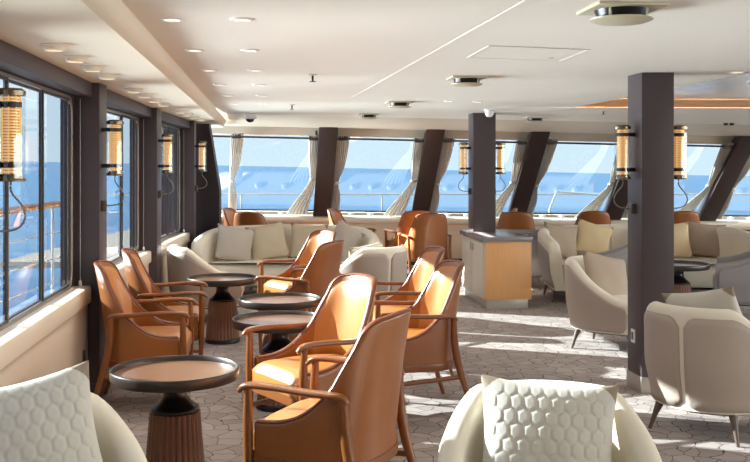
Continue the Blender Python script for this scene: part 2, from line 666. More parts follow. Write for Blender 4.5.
for i in range(0, 5):
    L, at, wb = bay(i)
    # pillar at the start of the bay
    b = MB()
    wb(b, 0, .24, 0, -.25, 0, Z_LOW + .02)
    pl = struct(b.build('pillar', M['dark'], bevel=.006), ['dark pillar', 'dark pillar at the edge of the view', 'dark pillar beside the nearest window', 'second dark pillar between windows', 'third dark pillar between windows'][i])
    b = MB()
    wb(b, -.004, .244, .004, -.1, 0, .10)
    struct(b.build('baseboard_left', M['dark'], pl, bevel=.003))
    if i == 4:  # solid panel added where glass stands, shuts out the open sky
        b = MB()
        wb(b, .24, L, -.06, -.2, 0, Z_LOW)
        struct(b.build('wall_left', M['panel'], smooth=False), 'dark panel between the last pillar and the end panel')
        continue
    # low wall, ledge, header
    b = MB()
    wb(b, .24, L, -.075, -.20, 0, .70)
    struct(b.build('wall_left', M['lowwall'], smooth=False), 'cream low wall under a side window')
    b = MB()
    wb(b, .24, L - .002, -.048, -.2, .625, .735)
    struct(b.build('trim_4', M['ledge'], bevel=.018), 'rounded cream ledge under a side window')
    b = MB()
    wb(b, .24, L, -.048, -.26, 1.955, Z_LOW + .01)
    struct(b.build('wall_left_header', M['dark'], bevel=.004), 'dark header over a side window')
    b = MB()
    wb(b, .24, L, -.073, -.09, 0, .09)
    struct(b.build('baseboard_left', M['kick'], smooth=False), 'baseboard of the low side wall')
    # window: outer surround, rounded metal frame, sashes, panes
    s0, s1, z0, z1 = .27, L - .10, .742, 1.94
    win = struct(bpy.data.objects.new('window_%d' % (i + 1), None))
    C.objects.link(win)
    win['label'] = 'side window with three dark framed panes'

    def rr(d, r, n):
        pts = []
        for cx_, cz_, a0 in ((s1 - d - r, z1 - d - r, 0), (s0 + d + r, z1 - d - r, 90), (s0 + d + r, z0 + d + r, 180), (s1 - d - r, z0 + d + r, 270)):
            for k in range(7):
                a = math.radians(a0 + 15 * k)
                pts.append(at(cx_ + r * math.cos(a), n, cz_ + r * math.sin(a)))
        return pts
    b = MB()
    rows = [rr(-.010, .10, -.160), rr(-.006, .09, -.150), rr(.004, .085, -.150), rr(.008, .08, -.158), rr(.008, .08, -.17)]
    b.quad_grid(rows, close_v=True)
    b.build('frame', M['frame'], win)
    b = MB()
    wb(b, .24, L, -.16, -.2, .70, .742)
    wb(b, .24, L, -.16, -.2, 1.94, 1.97)
    wb(b, .24, .30, -.161, -.2, .742, 1.94)
    wb(b, L - .12, L, -.161, -.2, .742, 1.94)
    b.build('surround', M['dark'], win, smooth=False)
    cuts = [lerp(s0 + .008, s1 - .008, k / 3) for k in range(4)]
    for k in range(3):
        a, d = cuts[k], cuts[k + 1]
        n = -.166 if k != 1 else -.178
        b = MB()
        bars = [(a, a + .016, z0 + .008, z1 - .008), (d - .016, d, z0 + .008, z1 - .008)]
        for (e0, e1, f0, f1) in bars:
            wb(b, e0, e1, n + .005, n - .005, f0, f1)
        wb(b, a + .016, d - .016, n + .005, n - .005, z0 + .008, z0 + .02)
        wb(b, a + .016, d - .016, n + .005, n - .005, z1 - .025, z1 - .008)
        sa = b.build('sash', M['gasket'], win, smooth=False)
        b = MB()
        b.poly([at(a + .01, n, z0 + .01), at(d - .01, n, z0 + .01), at(d - .01, n, z1 - .01), at(a + .01, n, z1 - .01)])
        b.build('pane', M['glass'], sa, smooth=False)
        b = MB()
        wb(b, d - .001, d + .006, n + .009, n + .004, z0 + .008, z1 - .008)
        b.build('sash_bar', M['frame'], sa, smooth=False)
    # blind cord with its bead
    if i in (1, 2, 3):
        cd = empty('blind_cord', at(L - .035, -.115, .737), 0, ['thin blind cord hanging at the far end of the nearest side window', 'thin blind cord hanging at the far end of the second side window', 'thin blind cord hanging at the far end of the third side window'][i - 1], 'cord', 'blind cords')
        b = MB()
        b.sweep([(0, 0, .02), (0, 0, 1.2)], .004, seg=6)
        b.build('string', M['rail'], cd)
        b = MB()
        b.lathe([(.003, 0), (.011, .002), (.010, .03), (.004, .036)], 10)
        b.build('bead', M['white'], cd)

b = MB()
b.box8([(-1.22, 1.22, 0), (-1.5, 1.22, 0), (-.55, -8, 0), (-.25, -8, 0), (-1.22, 1.22, Z_LOW), (-1.5, 1.22, Z_LOW), (-.55, -8, Z_LOW), (-.25, -8, Z_LOW)])
struct(b.build('wall_left', M['lowwall'], smooth=False), 'wall continuing behind the viewpoint')

# right wall and rear wall of the lounge, outside the view
b = MB()
b.box(7.8, 7.95, -8, 15.2, 0, .74)
b.box(7.8, 7.95, -8, 15.2, 1.94, zc)
for k in range(10):
    b.box(7.8, 7.95, -8 + 2.5 * k, -7.75 + 2.5 * k, .74, 1.94)
struct(b.build('wall_right', M['lowwall'], smooth=False), 'right wall with a band of windows')
b = MB()
b.poly([(7.9, -8, .74), (7.9, 15.2, .74), (7.9, 15.2, 1.94), (7.9, -8, 1.94)])
win = struct(bpy.data.objects.new('window_14', None), 'window band of the right wall')
C.objects.link(win)
b.build('pane', M['glass_clear'], win, smooth=False)
b = MB()
b.box(-.3, 8, -8.1, -8, 0, zc)
struct(b.build('wall_back', M['lowwall'], smooth=False), 'rear wall of the lounge')

# the end panel beside the front corner
b = MB()
x0, x1, xm = -2.5, -2.10, -1.965
y0, y1 = 12.0, 12.16
out = [(x0, 0), (xm, 0), (xm, 1.21), (x1, Z_LOW), (x0, Z_LOW)]
m = len(out)
b.poly([(x, y0, z) for x, z in out])
b.poly([(x, y1, z) for x, z in reversed(out)])
for k in range(m):
    a, d = out[k], out[(k + 1) % m]
    b.poly([(a[0], y0, a[1]), (d[0], y0, d[1]), (d[0], y1, d[1]), (a[0], y1, a[1])])
struct(b.build('pillar', M['panel'], merge=.0005, smooth=False), 'dark end panel with a slanted edge beside the front corner')
b = MB()
b.box(-3.0, -2.45, 12.1, 12.2, 0, Z_LOW)
struct(b.build('wall_left_return', M['dark'], smooth=False))
b = MB()
b.box(-3.0, -2.95, 12.2, 15.1, 0, .74)
struct(b.build('wall_left_corner', M['lowwall'], smooth=False))

# ---- front wall
def fs(X):
    return -0.012 * X


xs = [lerp(-2.95, 8, k / 14) for k in range(15)]
b = MB()
b.quad_grid([[(x, 14.52, 0) for x in xs], [(x, 14.52, .66 + fs(x)) for x in xs]])
struct(b.build('wall_front', M['lowwall'], smooth=False), 'cream low wall under the front windows')
b = MB()
b.quad_grid([[(x, 14.5, 0) for x in xs], [(x, 14.5, .10) for x in xs], [(x, 14.52, .10) for x in xs]])
struct(b.build('baseboard_front', M['dark'], smooth=False), 'dark baseboard of the front wall')
b = MB()
rows = []
for (y, z) in ((14.53, .625), (14.50, .63), (14.475, .65), (14.465, .68), (14.475, .71), (14.50, .73), (14.53, .735), (15.10, .735), (15.11, .775), (15.2, .78), (15.4, .78)):
    rows.append([(x, y, z + fs(x)) for x in xs])
b.quad_grid(rows)
struct(b.build('trim_5', M['ledge'], angle=50), 'deep cream ledge under the front windows')

MULB = [-.815, .68, 2.16, 3.62, 5.07, 6.55]
MULT = [-.655, .855, 2.33, 3.80, 5.27, 6.75]
edges = [(-2.95, -2.85)] + list(zip(MULB, MULT)) + [(8.0, 8.2)]


def rake(X_b, X_t, v, dy=0.0, dx=0.0):
    """a point on the raked front plane, v = 0 at the ledge, 1 at the header; dy further out"""
    zb, zt = .735 + fs(X_b), 2.045 + sl(X_t)
    return (lerp(X_b, X_t, v) + dx, lerp(14.50, 13.32, v) + dy, lerp(zb, zt, v))


for i, (xb, xt) in enumerate(zip(MULB, MULT)):
    b = MB()
    W = .132
    pts = []
    for v in (0.0, 1.0):
        p = rake(xb, xt, v)
        pts += [(p[0] - W, p[1], p[2]), (p[0] + W, p[1], p[2]), (p[0] + W, p[1] + .26, p[2]), (p[0] - W, p[1] + .26, p[2])]
    b.box8(pts)
    struct(b.build('trim_6', M['mullion'], bevel=.01), 'raked dark brown mullion between front windows')

for i in range(len(edges) - 1):
    (a, at_), (d, dt_) = edges[i], edges[i + 1]
    win = struct(bpy.data.objects.new('window_%d' % (i + 6), None), 'raked front window overlooking the sea')
    C.objects.link(win)
    G0, G1 = .40, .40
    vb, vt = .035, .955
    def gp(xb, xt, v):
        p = rake(xb, xt, v)
        return (p[0], p[1] + .66, p[2])
    b = MB()
    b.poly([gp(a, at_, vb), gp(d, dt_, vb), gp(d, dt_, vt), gp(a, at_, vt)])
    b.build('pane', M['glass_front'], win, smooth=False)
    b = MB()
    for v in (vb, vt - .02):
        p, q, r, s = gp(a, at_, v), gp(d, dt_, v), gp(d, dt_, v + .02), gp(a, at_, v + .02)
        b.box8([(p[0], p[1] - .02, p[2]), (q[0], q[1] - .02, q[2]), (q[0], q[1] + .02, q[2]), (p[0], p[1] + .02, p[2]),
                (s[0], s[1] - .02, s[2]), (r[0], r[1] - .02, r[2]), (r[0], r[1] + .02, r[2]), (s[0], s[1] + .02, s[2])])
    b.build('frame', M['gasket'], win, smooth=False)
# side glazing of the front corner
b = MB()
b.poly([(-2.95, 12.2, .74), (-2.95, 14.9, .74), (-2.95, 13.8, 1.98), (-2.95, 12.2, 1.98)])
win = struct(bpy.data.objects.new('window_5', None), 'corner window beside the front windows')
C.objects.link(win)
b.build('pane', M['glass'], win, smooth=False)

# ---- columns
def shear_box(mb, x0, x1, y0, y1, z0, z1, k=-.113):
    f = lambda x, y: x + k * (y - y0)
    mb.box8([(f(x0, y0), y0, z0), (f(x1, y0), y0, z0), (f(x1, y1), y1, z0), (f(x0, y1), y1, z0),
             (f(x0, y0), y0, z1), (f(x1, y0), y0, z1), (f(x1, y1), y1, z1), (f(x0, y1), y1, z1)])


b = MB()
shear_box(b, 1.763, 1.979, 6.28, 6.53, 0, zc + .01)
colA = struct(b.build('column', M['dark'], bevel=.008), 'dark square column carrying two lamps near the front armchairs')
b = MB()
shear_box(b, 1.758, 1.984, 6.275, 6.535, 0, .11)
struct(b.build('trim_7', M['kick'], bevel=.003), 'pale kick plate round the column foot')
b = MB()
shear_box(b, 1.112, 1.37, 10.77, 11.03, .70, zc + .01)
colB = struct(b.build('column', M['dark'], bevel=.008), 'dark square column rising from the console cabinet')

# ---- outside
b = MB()
b.poly([(-6000, -200, 6000 * HEEL - 14), (6000, -200, -6000 * HEEL - 14), (6000, 9000, -6000 * HEEL - 14), (-6000, 9000, 6000 * HEEL - 14)])
struct(b.build('sea', M['sea'], smooth=False), 'blue sea beyond the windows')
b = MB()
b.box(-3.6, -2.4, -2.5, 11.9, -.12, -.02)
b.box(-6, 9, 15.2, 24, -.12, -.02)
struct(b.build('ground_deck', M['deck'], smooth=False), 'open deck outside the windows')


def railing(name, pts, zs, label, top_m, post_step, top_r=.03, ztop=None):
    r = empty(name, (0, 0, -.02), 0, label, 'railing')
    b = MB()
    b.sweep([(p[0], p[1], ztop) for p in pts], top_r * 2, seg=8)
    b.build('top_rail', top_m, r)
    for z in zs:
        b = MB()
        b.sweep([(p[0], p[1], z) for p in pts], .016, seg=6)
        b.build('rail', M['rail'], r)
    for i in range(len(pts) - 1):
        p, q = Vector(pts[i]), Vector(pts[i + 1])
        n = max(1, round((q - p).length / post_step))
        for k in range(n):
            s = p.lerp(q, k / n)
            b = MB()
            b.sweep([(s.x, s.y, 0), (s.x, s.y, ztop)], .035, seg=8)
            b.build('post', M['rail'], r)
    return r


railing('deck_railing', [(-2.95, -1.0), (-3.25, 3.84), (-3.45, 11.6)], (.3, .55, .82), 'white ship railing with teak top rail outside the side windows', M['teak'], 1.45, .035, 1.12)
railing('deck_railing', [(-5.5, 19.0), (8.6, 19.0)], (.62,), 'white ship railing outside the front windows', M['rail'], 2.85, .022, .975)
r = empty('gangway_rail', (3.3, 18.0, -.02), 0, 'white bent pipe guard outside the front windows, slanted at one end', 'railing')
b = MB()
b.sweep([(0, 0, 0), (.0, 0, .70), (.13, 0, 1.03), (.16, 0, 1.055), (1.0, 0, .985), (1.7, 0, .985)], .04, seg=8)
b.build('pipe', M['rail'], r)
b = MB()
b.sweep([(1.7, 0, 0), (1.7, 0, .985)], .04, seg=8)
b.build('post', M['rail'], r)

# ================================================================== FITTINGS
def lamp_proto():
    r = empty('wall_lamp')
    # local: back plate at x = 0, lamp axis at x = .085, z = 0 at the lamp's middle, height .36
    x, R, H = .085, .053, .36
    b = MB()
    b.lathe([(.031, -H / 2 + .03), (.031, H / 2 - .03)], 20, (x, 0))
    b.build('lamp_core', M['glow'], r)
    b = MB()
    for k in range(26):
        z = -H / 2 + .035 + k * (H - .07) / 25
        b.lathe([(.033, z - .0035), (.037, z - .0022), (.037, z + .0022), (.033, z + .0035)], 20, (x, 0), caps=False)
    for k in range(8):
        a = 2 * PI * k / 8
        cx_, cy_ = x + .037 * math.cos(a), .037 * math.sin(a)
        b.sweep([(cx_, cy_, -H / 2 + .02), (cx_, cy_, H / 2 - .02)], .005, seg=5)
    b.build('brass_grille', M['brass'], r)
    b = MB()
    b.lathe([(R, -H / 2 + .004), (R, H / 2 - .004)], 28, (x, 0), caps=False)
    b.build('glass_tube', M['tube'], r)
    for s in (-1, 1):
        b = MB()
        zc_ = s * (H / 2 - .012)
        b.lathe([(.030, zc_ - .016), (R + .002, zc_ - .014), (R + .003, zc_ + .006 * s - .002), (R - .01, zc_ + .014), (.02, zc_ + .016)], 28, (x, 0))
        b.build('end_cap', M['lamptop'], r)
        b = MB()
        b.lathe([(.036, -.012), (.041, -.010), (.041, .010), (.036, .012)], 28, (x, 0), caps=False)
        for q in range(len(b.v)):
            b.v[q] = (b.v[q][0], b.v[q][1], b.v[q][2] + s * (H / 2 - .062))
        b.box(-.004, x - .035, -.010, .010, s * (H / 2 - .062) - .013, s * (H / 2 - .062) + .013)
        b.build('bracket', M['black'], r)
    b = MB()
    z0 = -H / 2
    b.sweep(catmull([(x, 0, z0), (x + .002, 0, z0 - .045), (x + .045, -.005, z0 - .10), (x + .055, -.008, z0 - .15), (x + .02, -.004, z0 - .19), (.02, 0, z0 - .20)], 5), .009, seg=7)
    b.build('power_cord', M['cord'], r)
    b = MB()
    b.box(-.003, .03, -.022, .022, z0 - .235, z0 - .165)
    b.build('junction_box', M['socket'], r, bevel=.004)
    return r


lp = lamp_proto()


def place_lamp(first, x, y, z, rz, label, sc=1.0):
    o = lp if first else copy_tree(lp)
    o.location = (x, y, z)
    o.rotation_euler = (0, 0, rz)
    return tag(o, label, 'wall lamp', 'brass and glass tube wall lamps')


for k, (i, lab) in enumerate(((1, 'tubular brass and glass lamp on the nearest pillar, its cord over the window'), (2, 'tubular brass and glass lamp on the pillar behind the two window-side armchairs'),
                              (3, 'tubular brass and glass lamp on the second pillar from the front corner'), (4, 'smallest tubular lamp on the pillar next to the front corner'))):
    L, at, wb = bay(i)
    p = at(.075 if i > 1 else .12, .0, 1.626)
    d = Vector(PIL[i + 1]) - Vector(PIL[i])
    place_lamp(k == 0, p[0], p[1], p[2], math.atan2(-d.x, d.y), lab)
kx = lambda x, y, y0: x - .113 * (y - y0)
place_lamp(False, kx(1.763, 6.40, 6.28), 6.40, 1.60, PI + .11, 'tubular lamp on the window side of the thick column by the armchairs')
place_lamp(False, kx(1.979, 6.40, 6.28), 6.40, 1.60, .11, 'tubular lamp on the sofa side of the thick column by the armchairs')
place_lamp(False, kx(1.112, 10.9, 10.77), 10.9, 1.60, PI + .11, 'tubular lamp on the leather-chair side of the column above the console cabinet')
place_lamp(False, kx(1.37, 10.9, 10.77), 10.9, 1.60, .11, 'tubular lamp on the sofa side of the column above the console cabinet')

# small sockets
def socket(x, y, z, rz, label, m):
    r = empty('power_socket', (x, y, z), rz, label, 'socket')
    b = MB()
    b.box(-.002, .008, -.03, .03, -.045, .045)
    b.build('plate', m, r, bevel=.003)
    b = MB()
    b.box(.008, .011, -.016, .016, -.026, .026)
    b.build('insert', M['socket'], r, bevel=.002)


L, at, wb = bay(1)
p = at(L - .14, -.075, .30)
socket(p[0], p[1], p[2], .117, 'small dark socket on the low wall below the nearest window', M['socket'])
L, at, wb = bay(2)
p = at(L - .22, -.075, .28)
socket(p[0], p[1], p[2], .09, 'small socket on the low wall below the second window, behind the chairs', M['kick'])
socket(kx(1.763, 6.42, 6.28), 6.42, .36, PI + .11, 'white socket low on the thick column beside the armchair', M['white'])

# ---- ceiling things
def downlight_proto():
    r = empty('downlight')
    b = MB()
    b.lathe([(.034, .002), (.036, -.006), (.048, -.005), (.051, .001)], 28, caps=False)
    b.build('trim_ring', M['white'], r)
    b = MB()
    b.lathe([(.0, -.001), (.035, -.001)], 24, caps=False)
    b.build('lens', M['lens'], r)
    ld = bpy.data.lights.new('bulb', 'SPOT')
    ld.energy = LAMP_W
    ld.color = (1.0, 0.93, 0.84)
    ld.spot_size = math.radians(150)
    ld.spot_blend = 1.0
    ld.shadow_soft_size = .05
    lo = bpy.data.objects.new('bulb', ld)
    C.objects.link(lo)
    lo.parent = r
    lo.location = (0, 0, -.03)
    return r


dl = downlight_proto()
used = [False]


def place_dl(x, y, z, label, sc=1.0, group='main ceiling downlights'):
    o = dl if not used[0] else copy_tree(dl)
    used[0] = True
    o.location = (x, y, z)
    o.scale = (sc, sc, sc)
    return tag(o, label, 'ceiling light', group)


ordn = ['first', 'second', 'third', 'fourth', 'fifth', 'sixth']
for k, y in enumerate((4.02, 5.08, 6.13, 7.2, 8.3, 9.4)):
    xl = -.86 - .1 * (y - 4.02)
    place_dl(xl, y, zc, 'round downlight in the ceiling row next to the step, %s from the camera' % ordn[k])
    place_dl(xl + .295, y, zc, 'round downlight in the ceiling row further from the step, %s from the camera' % ordn[k])
for k, (x, y) in enumerate(((2.38, 6.25), (3.0, 6.5))):
    place_dl(x, y, zc, ['round downlight beside the corner of the ceiling recess', 'round downlight at the top edge by the recess, cut by the photo edge'][k])
for k, (x, y) in enumerate(((.70, 9.0), (.98, 9.1))):
    place_dl(x, y, zc, ['flush downlight before the cabinet column, the one nearer the windows', 'flush downlight before the cabinet column, the one nearer the recess'][k])


def spot_proto():
    r = empty('soffit_spotlight')
    b = MB()
    b.lathe([(.060, .002), (.062, -.005), (.050, -.010), (.044, -.026), (.036, -.028), (.032, -.010)], 28, caps=False)
    b.build('bezel', M['soffit'], r)
    b = MB()
    b.lathe([(.0, -.012), (.033, -.012)], 20, caps=False)
    b.build('lens', M['lens'], r)
    return r


sp = spot_proto()
n = 0
for i, ss in ((1, (.62, 1.08, 1.54, 2.0)), (2, (.45, .95, 1.45, 1.95)), (3, (.45, .95, 1.45, 1.95))):
    L, at, wb = bay(i)
    for k, s in enumerate(ss):
        o = sp if n == 0 else copy_tree(sp)
        p = at(s, .14, Z_LOW)
        o.location = p
        tag(o, '%s small spotlight on the low ceiling above the %s side window' % (['nearest', 'second', 'third', 'farthest'][k], ['', 'nearest', 'second', 'third'][i]), 'ceiling light', 'spotlights over the side windows')
        n += 1


def diffuser(x, y, z, s, label):
    r = empty('air_diffuser', (x, y, z), .11, label, 'air vent', 'round ceiling air diffusers')
    b = MB()
    h = .145 * s
    b.box(-h, h, -h, h, -.012, .003)
    b.build('mounting_plate', M['steel'], r, bevel=.003)
    b = MB()
    b.lathe([(.10 * s, -.042), (.11 * s, -.012)], 28, caps=False)
    b.build('throat', M['black'], r)
    b = MB()
    b.lathe([(.004, -.062), (.10 * s, -.060), (.128 * s, -.050), (.130 * s, -.046), (.10 * s, -.042), (.004, -.042)], 36)
    b.build('disc', M['steel'], r)
    for k in range(4):
        a = PI / 4 + k * PI / 2
        b = MB()
        b.sweep([(.105 * s * math.cos(a), .105 * s * math.sin(a), -.05), (.105 * s * math.cos(a), .105 * s * math.sin(a), -.01)], .012, seg=6)
        b.build('stem', M['steel'], r)
    return r


diffuser(.965, 3.72, zc, .95, 'largest round air diffuser on a square plate, close overhead')
diffuser(.64, 6.62, zc, .85, 'second round air diffuser, between the hatch and the cabinet column')
diffuser(.235, 9.1, zc, .85, 'third round air diffuser, before the second front mullion')
diffuser(-.08, 11.2, zc, .85, 'farthest small air diffuser, close to the front cove')
diffuser(1.92, 11.4, zc - .03, .85, 'small air diffuser beyond the cabinet column near the cove')

b = MB()
hx = [(.58, 4.87), (1.15, 5.05), (1.1, 5.6), (.52, 5.4)]
def inset(pts, t):
    cx_ = sum(p[0] for p in pts) / 4
    cy_ = sum(p[1] for p in pts) / 4
    return [(lerp(p[0], cx_, t), lerp(p[1], cy_, t)) for p in pts]
o = empty('ceiling_hatch', (0, 0, 0), 0, 'flush white access hatch in the ceiling with a small latch', 'hatch')
b.quad_grid([[(p[0], p[1], zc - .001) for p in hx], [(p[0], p[1], zc - .004) for p in inset(hx, .02)], [(p[0], p[1], zc - .004) for p in inset(hx, .06)], [(p[0], p[1], zc - .001) for p in inset(hx, .08)]], close_v=True)
b.build('frame', M['ceiling'], o, smooth=False)
b = MB()
b.poly([(p[0], p[1], zc - .003) for p in inset(hx, .09)])
b.build('panel', M['ceiling'], o, smooth=False)
b = MB()
b.lathe([(.0, -.004), (.018, -.004), (.018, .0)], 14, (1.0, 5.42))
for q in range(len(b.v)):
    b.v[q] = (b.v[q][0], b.v[q][1], b.v[q][2] + zc - .003)
b.build('latch', M['steel'], o)

# thin raised cover strip running along the ceiling
b = MB()
shear_box(b, .60, .64, 3.3, 8.6, zc - .002, zc + .002, -.155)
struct(b.build('trim_8', M['ceiling'], smooth=False), 'thin cover strip along the ceiling')

o = empty('security_camera', (-1.545, 11.75, zc + .03), 0, 'white dome camera with a dark lens at the front corner of the ceiling', 'camera')
b = MB()
b.lathe([(.085, .0), (.085, -.05), (.075, -.06), (.05, -.062)], 24, caps=False)
b.build('housing', M['white'], o)
b = MB()
b.lathe([(.0, -.105), (.025, -.1), (.045, -.085), (.055, -.06)], 20)
b.build('dome', M['smoke'], o)

o = empty('smoke_detector', (1.24, 10.3, zc), 0, 'white ball-shaped detector on the ceiling before the cabinet column', 'detector')
b = MB()
b.lathe([(.06, .0), (.06, -.015)], 20)
b.build('base', M['white'], o)
b = MB()
b.lathe([(.0, -.085), (.03, -.08), (.048, -.05), (.045, -.02), (.03, -.012)], 20)
b.build('ball', M['white'], o)


def sprinkler(x, y, label):
    r = empty('sprinkler', (x, y, zc), 0, label, 'sprinkler', 'ceiling sprinklers')
    b = MB()
    b.lathe([(.03, 0), (.03, -.006), (.01, -.01)], 14)
    b.build('rose', M['steel'], r)
    b = MB()
    b.lathe([(.022, -.052), (.022, -.048), (.006, -.046), (.008, -.02), (.006, -.008)], 12)
    b.build('head', M['black'], r)


sprinkler(-.42, 6.4, 'sprinkler head on the ceiling between downlights and diffusers, the larger one')
sprinkler(-.83, 9.5, 'sprinkler head on the ceiling toward the front corner, a small one')
sprinkler(2.5, 10.4, 'sprinkler head on the ceiling just before the wood-lined recess edge')
for k in range(2):
    o = empty('cove_spot', (4.32 + .075 * k, 11.7, zc - .085), 0, 'small black spot on the cove, %s of two side by side' % ['first', 'second'][k], 'ceiling light', 'black spots on the cove')
    b = MB()
    b.lathe([(.0, -.03), (.022, -.028), (.03, -.012), (.03, .01)], 16)
    b.build('head', M['black'], o)
    b = MB()
    b.lathe([(.034, .0), (.036, .012)], 16)
    b.build('rim', M['steel'], o)
o = empty('slot_diffuser', (3.55, 8.0, zc + dz - .012), .06, 'long narrow dark slot vent among the polished ceiling slats', 'air vent')
b = MB()
b.box(-.42, .42, -.035, .035, -.004, .006)
b.build('frame', M['steel'], o, smooth=False)
b = MB()
b.box(-.40, .40, -.02, .02, -.007, -.004)
b.build('slot', M['black'], o, smooth=False)

for a0, a1, b0, b1, lab in ((.05, RW - .05, RL - .06, RL - .03, 'added fill strip inside the near edge of the ceiling recess'), (.03, .06, .3, RL - .1, 'added fill strip inside the window-side edge of the ceiling recess')):  # glowing strips added only to brighten the slats and wood band
    p = [rec(a0, b0), rec(a1, b0), rec(a1, b1), rec(a0, b1)]
    mid = Vector((sum(q.x for q in p) / 4, sum(q.y for q in p) / 4))
    o = empty('recess_fill_strip', (mid.x, mid.y, zc + .03), 0, lab, 'ceiling light', 'added fill strips in the ceiling recess')
    b = MB()
    b.box8([(q.x - mid.x, q.y - mid.y, .0) for q in p] + [(q.x - mid.x, q.y - mid.y, .012) for q in p])
    b.build('diffuser', M['strip'], o, smooth=False)
    b = MB()
    b.box8([(q.x - mid.x, q.y - mid.y, -.006) for q in p] + [(q.x - mid.x, q.y - mid.y, -.001) for q in p])
    b.build('channel', M['white'], o, smooth=False)

# ---- curtains, rods, ledge caps
for i in range(len(edges) - 2):
    (a, at_), (d, dt_) = edges[i], edges[i + 1]
    p = rake(a, at_, .885, .14)
    q = rake(d, dt_, .885, .14)
    o = empty('curtain_rod', (0, 0, 0), 0, ['dark curtain rod across the front corner window', 'dark curtain rod across the second front window', 'dark curtain rod across the front window behind the cabinet column', 'dark curtain rod across the front window above the lone leather chair', 'dark curtain rod across the front window past the thick column', 'dark curtain rod across the last front window'][i], 'curtain rod', 'rods over the front windows')
    b = MB()
    b.sweep([(p[0] + .12, p[1], p[2]), (q[0] - .12, q[1], q[2])], .028, seg=8)
    b.build('pole', M['rod'], o)
    for t in (.13, .87):
        b = MB()
        cpt = Vector(p).lerp(Vector(q), .5 + (t - .5) * 1.15)
        b.box(cpt.x - .015, cpt.x + .015, cpt.y - .02, cpt.y + .03, cpt.z - .02, cpt.z + .11)
        b.build('holder', M['rod'], o, smooth=False)


def curtain(i, side, label, first_corner=False):
    """pleated panel along the raked mullion, tied in below its middle"""
    if i < 0:
        xb, xt = -2.40, -2.17
    else:
        xb, xt = MULB[i], MULT[i]
    o = empty('curtain', rake(xb, xt, 0), 0, label, 'curtain', 'tied curtains at the front windows')
    base = Vector(o.location)
    nv, nu = 40, 42
    rows = []
    for j in range(nv + 1):
        v = 1 - j / nv                    # 1 at the top
        vv = .02 + v * .90
        if side < 0:
            tie = math.exp(-((v - .46) / .10) ** 2)
            wid = (lerp(.42, .10, smooth(-.3, .50, v)) if v < .5 else lerp(.10, .15, (v - .5) / .5)) * (1 - .2 * tie)
            w_in = .135
            shift = .10 * (1 - smooth(0, .5, v))
        else:
            tie = math.exp(-((v - .42) / .13) ** 2)
            wid = lerp(.12, .17, smooth(.3, 1, v)) * (1 - .45 * tie)
            w_in = .135
            shift = 0
        row = []
        for k in range(nu + 1):
            u = k / nu
            dx = side * (w_in + shift + u * wid)
            ple = math.sin(u * PI * 11 + .6 * math.sin(v * 5)) * .022 * (1 - .45 * tie) + .02 * math.sin(3 * u + 4 * v)
            p = Vector(rake(xb, xt, vv, .15 + ple, dx)) - base
            row.append(p)
        rows.append(row)
    b = MB()
    b.quad_grid(rows)
    cl = b.build('cloth', M['curtain'], o, angle=80)
    md = cl.modifiers.new('thickness', 'SOLIDIFY')
    md.thickness = .006
    # tie band
    vv = .02 + (.46 if side < 0 else .42) * .90
    wd = .10 if side < 0 else .09
    b = MB()
    path = []
    for k in range(13):
        a = 2 * PI * k / 12
        cxx = side * (.135 + wd * .5)
        path.append(Vector(rake(xb, xt, vv, .15 + .05 * math.sin(a), cxx + (wd * .45) * math.cos(a))) - base)
    b.sweep(path, .008, .035, seg=6)
    b.build('tie_band', M['curtain'], o)
    # bunched dark heading clip at the rod
    b = MB()
    p = Vector(rake(xb, xt, .89, .14, side * .21)) - base
    b.box(p.x - .06, p.x + .06, p.y - .03, p.y + .03, p.z - .035, p.z + .03)
    b.build('heading', M['rod'], o, bevel=.012)
    return o


curtain(-1, 1, 'tied curtain in the front corner beside the dark end panel')
names = ['first', 'second', 'third', 'fourth', 'fifth']
where = ['first raked mullion, above the curved sofa', 'second raked mullion, above the paired leather chairs', 'third raked mullion, just past the cabinet column',
         'raked mullion half hidden by the thick column', 'last raked mullion in view']
for i in range(5):
    curtain(i, -1, 'flared sunlit curtain left of the ' + where[i])
    curtain(i, 1, 'narrow shaded curtain right of the ' + where[i])

cap = None
cn = 0
for i in range(len(edges) - 2):
    a, d = edges[i][0], edges[i + 1][0]
    for k in range(3):
        x = lerp(a, d, (.30, .50, .70)[k])
        if cap is None:
            o = cap = empty('ledge_vent_cap')
            b = MB()
            b.lathe([(.03, 0), (.03, .008), (.016, .012), (.016, .03)], 14)
            b.build('stem', M['white'], o)
            b = MB()
            b.lathe([(.046, .028), (.05, .034), (.042, .05), (.02, .062), (.0, .065)], 18)
            b.build('dome', M['white'], o)
        else:
            o = copy_tree(cap)
        o.location = (x, 14.72, .735 + fs(x))
        tag(o, '%s white vent cap on the front ledge in the %s' % (['first', 'middle', 'last'][k], ['corner bay', 'bay over the curved sofa', 'bay behind the cabinet column', 'bay after the cabinet column', 'bay after the thick column', 'last bay'][i]), 'vent cap', 'white vent caps on the front ledge')

